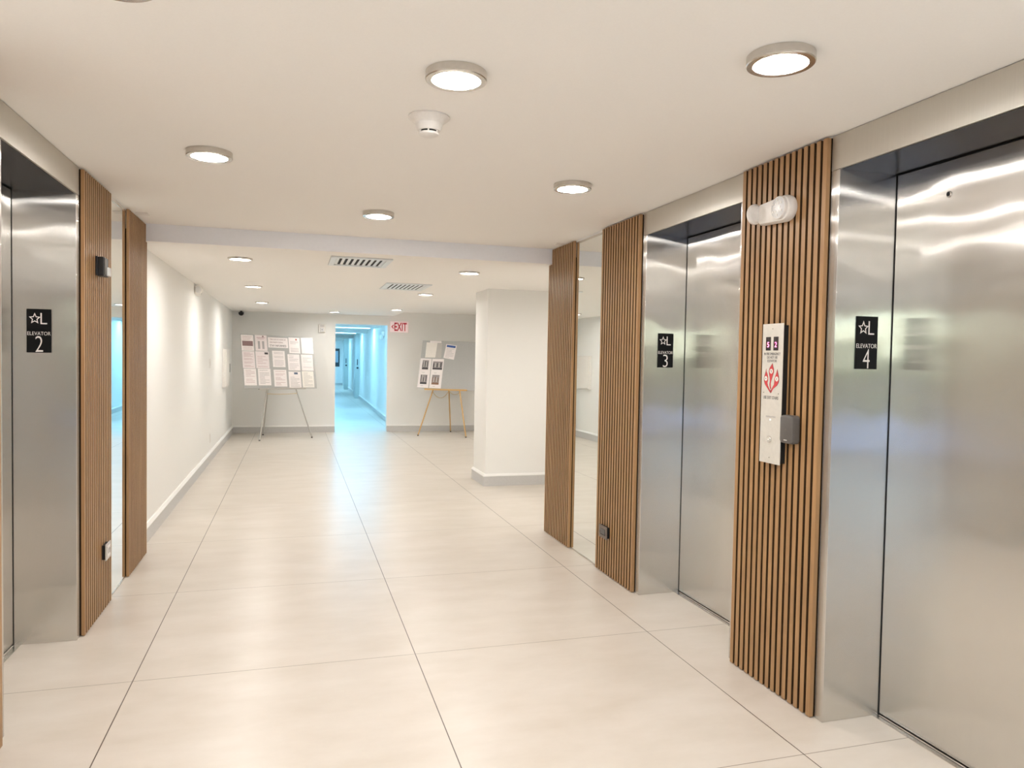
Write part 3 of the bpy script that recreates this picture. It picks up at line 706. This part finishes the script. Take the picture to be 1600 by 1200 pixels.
S1(-.410, -.184, .338, .626, 'notice with a small black picture at its top right, middle row of the left board', mat='paper_pink', lines='inkred', n=9, extra=[(.68, .95, .83, .95, 'inkdark')])
S1(-.624, -.420, .046, .326, 'notice with rose headings at the bottom left corner of the left board', lines='inkred', n=10)
S1(-.390, -.174, .048, .332, 'dense gray-printed notice second from left in the bottom row of the left board', lines='ink', n=12)
b_ = sheet(F1, -.180, .170, .700, .876, 'wide white heading strip reading STAY INFORMED, top middle of the left board', G1, n=0)
hh = LAYER[0]+.0008
for s, v, w_, hgt in (('Take care to review all', .832, .28, .026), ('information below', .782, .23, .026), ('STAY INFORMED', .716, .29, .036)):
    text('lettering', s, 'inkmauve' if s[0] != 'S' else 'inkdark', b_, F1.P(-.150 if s[0] != 'S' else -.155, v, hh), F1.d, F1.u, w_, hgt, .0003, 0)
S1(-.122, .098, .364, .646, 'notice under the heading strip, alone in the middle of the left board', lines='ink', n=11)
S1(-.120, .104, .030, .318, 'rose-printed notice at the bottom middle of the left board', lines='inkred', n=12)
S1(.185, .384, .614, .890, 'white letter with a small red mark, right of the heading strip', lines='ink', n=12, extra=[(.62, .76, .83, .93, 'markred')])
S1(.145, .360, .313, .594, 'notice fourth across in the middle row of the left board', lines='ink', n=9)
S1(.140, .358, .006, .292, 'notice with a slate blue picture at its top, bottom row of the left board', lines='ink', n=11, extra=[(.46, .76, .83, .95, 'inkslate')])
S1(.412, .628, .615, .894, 'faintly printed white notice in the top right corner of the left board', lines='paper_pink', n=9)
S1(.390, .604, .312, .596, 'notice at the right end of the middle row of the left board', lines='ink', n=8)
S1(.384, .597, .016, .300, 'cream notice in the bottom right corner of the left board', mat='paper_cream', lines='ink', n=11)
# --- right board
LAYER[0] = .0004
F2 = Frame(2.6953, 13.087, .8426, .2745, -.4885, -.0201)
notice_board(F2, 1.22, .912, 'gray notice board on the golden easel, half hidden by the white pillar')
G2 = 'sheets on the right board'
sheet(F2, -.33, -.22, .586, .866, 'gray blank sheet beside the cream one on the right board', G2, 'paper_gray', n=0, corners=[(-.345, .588), (-.218, .590), (-.228, .866), (-.330, .864)])
sheet(F2, -.53, -.32, .585, .877, 'cream blank sheet at the top left of the right board', G2, 'paper_cream', n=0, corners=[(-.526, .584), (-.330, .590), (-.319, .880), (-.531, .876)])
sheet(F2, -.465, -.245, .875, .908, 'white strip of paper along the top edge of the right board', G2, 'paper', n=0, corners=[(-.463, .872), (-.240, .872), (-.250, .908), (-.467, .909)])
sheet(F2, -.15, .05, .56, .85, 'white letter with a blue header, tilted near the middle of the right board', G2, 'paper', 'ink', 9, extra=[(.08, .92, .80, .95, 'inkblue')], corners=[(-.173, .591), (.029, .563), (.054, .836), (-.147, .856)])
def photos(a0, a1, label, specs):
    o = sheet(F2, a0, a1, .014, .567, label, G2, 'paper', n=0); z = LAYER[0]+.0008
    for (u0, u1, v0, v1, kind) in specs:
        A0, A1, B0, B1 = a0+u0*(a1-a0), a0+u1*(a1-a0), .014+v0*.553, .014+v1*.553
        m = MB(); rect(m, F2, A0, A1, B0, B1, z, z+.0003); ph = m.build('photograph', 'photo_mid', o)
        rnd = random.Random(kind); dk, lt = MB(), MB(); z2 = z+.0003
        for k in range(5):      # building blocks of light and dark in the picture
            x0 = A0+(A1-A0)*(k*.19+.03); tp = B0+(B1-B0)*rnd.uniform(.7, .98)
            rect(lt if k % 2 else dk, F2, x0, x0+(A1-A0)*.10, B0+(B1-B0)*.28, tp, z2, z2+.0002)
        rect(dk, F2, A0, A1, B0, B0+(B1-B0)*.22, z2, z2+.0002)
        dk.build('dark_areas', 'photo_brown' if kind == 4 else 'inkdark', ph); lt.build('light_areas', 'paper_gray', ph)
    m = MB(); rect(m, F2, a0+.06, a0+.11, .295, .301, z, z+.0002); rect(m, F2, a0+.06, a0+.11, .045, .051, z, z+.0002); m.build('caption', 'ink', o)
photos(-.607, -.395, 'tall white sheet with two dark building photographs, far left of the right board', [(.22, .78, .62, .94, 1), (.20, .80, .12, .44, 2)])
photos(-.380, -.157, 'tall white sheet with two building photographs, second from left on the right board', [(.10, .92, .63, .91, 3), (.16, .78, .12, .45, 4)])
# --- easels
def easel(cx, cy, yaw, b0, k, half, mat, label, shelf_z, shelf_half, back, chains, ztop=1.68, ub=0.0):
    """local frame: u along the legs' feet, v backwards; legs lean back by k"""
    d = Vector((math.cos(yaw), math.sin(yaw), 0)); bk = Vector((-math.sin(yaw), math.cos(yaw), 0))
    P = lambda u, v, z: Vector((cx, cy, 0))+d*u+bk*v+Vector((0, 0, z))
    t = thing('easel', label, 'easel', (cx, cy, 0))
    apex = b0+k*ztop
    for s in (-1, 1):
        lg = MB().tube([P(s*half, b0, .012), P(s*.045, apex+.012, ztop)], .0115, 10).build('leg', mat, t, True)
        MB().tube([P(s*half, b0, .0), P(s*(half-.004), b0+.002, .022)], .0145, 10).build('rubber_foot', 'grayp', lg, True)
    lg = MB().tube([P(ub, back, .012), P(ub*.8, apex+.045, ztop-.02)], .0115, 10).build('leg', mat, t, True)
    MB().tube([P(ub, back, 0), P(ub, back-.004, .022)], .0145, 10).build('rubber_foot', 'grayp', lg, True)
    vs = b0+k*shelf_z
    m = MB(); m.prism([(-shelf_half, vs-.050), (shelf_half, vs-.050), (shelf_half, vs-.010), (-shelf_half, vs-.010)], shelf_z-.018, shelf_z-.002, lambda u, v, h: P(u, v, h))
    m.prism([(-shelf_half, vs-.058), (shelf_half, vs-.058), (shelf_half, vs-.0502), (-shelf_half, vs-.0502)], shelf_z-.018, shelf_z+.010, lambda u, v, h: P(u, v, h)); m.build('shelf', mat, t)
    lx = lambda z: half+( .045-half)*(z-.012)/(ztop-.012); ly = lambda z: b0+k*z
    by = lambda z: back+(apex+.045-back)*(z-.012)/(ztop-.032)
    for a, b, z, sag in chains:
        pa = {'L': P(-lx(z), ly(z)-.0, z), 'R': P(lx(z), ly(z), z), 'B': P(ub*.9, by(z), z)}
        A, B = pa[a], pa[b]; pts = [A.lerp(B, i/14)-Vector((0, 0, sag*4*(i/14)*(1-i/14))) for i in range(15)]
        MB().tube(pts, .0042, 6).build('chain', 'chain', t, True)
    m = MB().prism([(-.12, apex-.004), (.08, apex-.004), (.08, apex+.05), (-.12, apex+.05)], ztop-.03, ztop+.03, lambda u, v, h: P(u, v, h)).build('top_block', mat, t)
easel(-.128, 12.881, .4309, -.035, .2300, .461, 'legsilver', 'silver tripod easel holding the left notice board', .853, .41, .80, [('L', 'R', .765, .012)], ub=-.055)
easel(2.5565, 12.958, -.4885, -.020, .2860, .448, 'leggold', 'golden tripod easel holding the right notice board', .843, .40, .88, [('L', 'B', .80, .13), ('B', 'R', .80, .06)], ub=-.10)
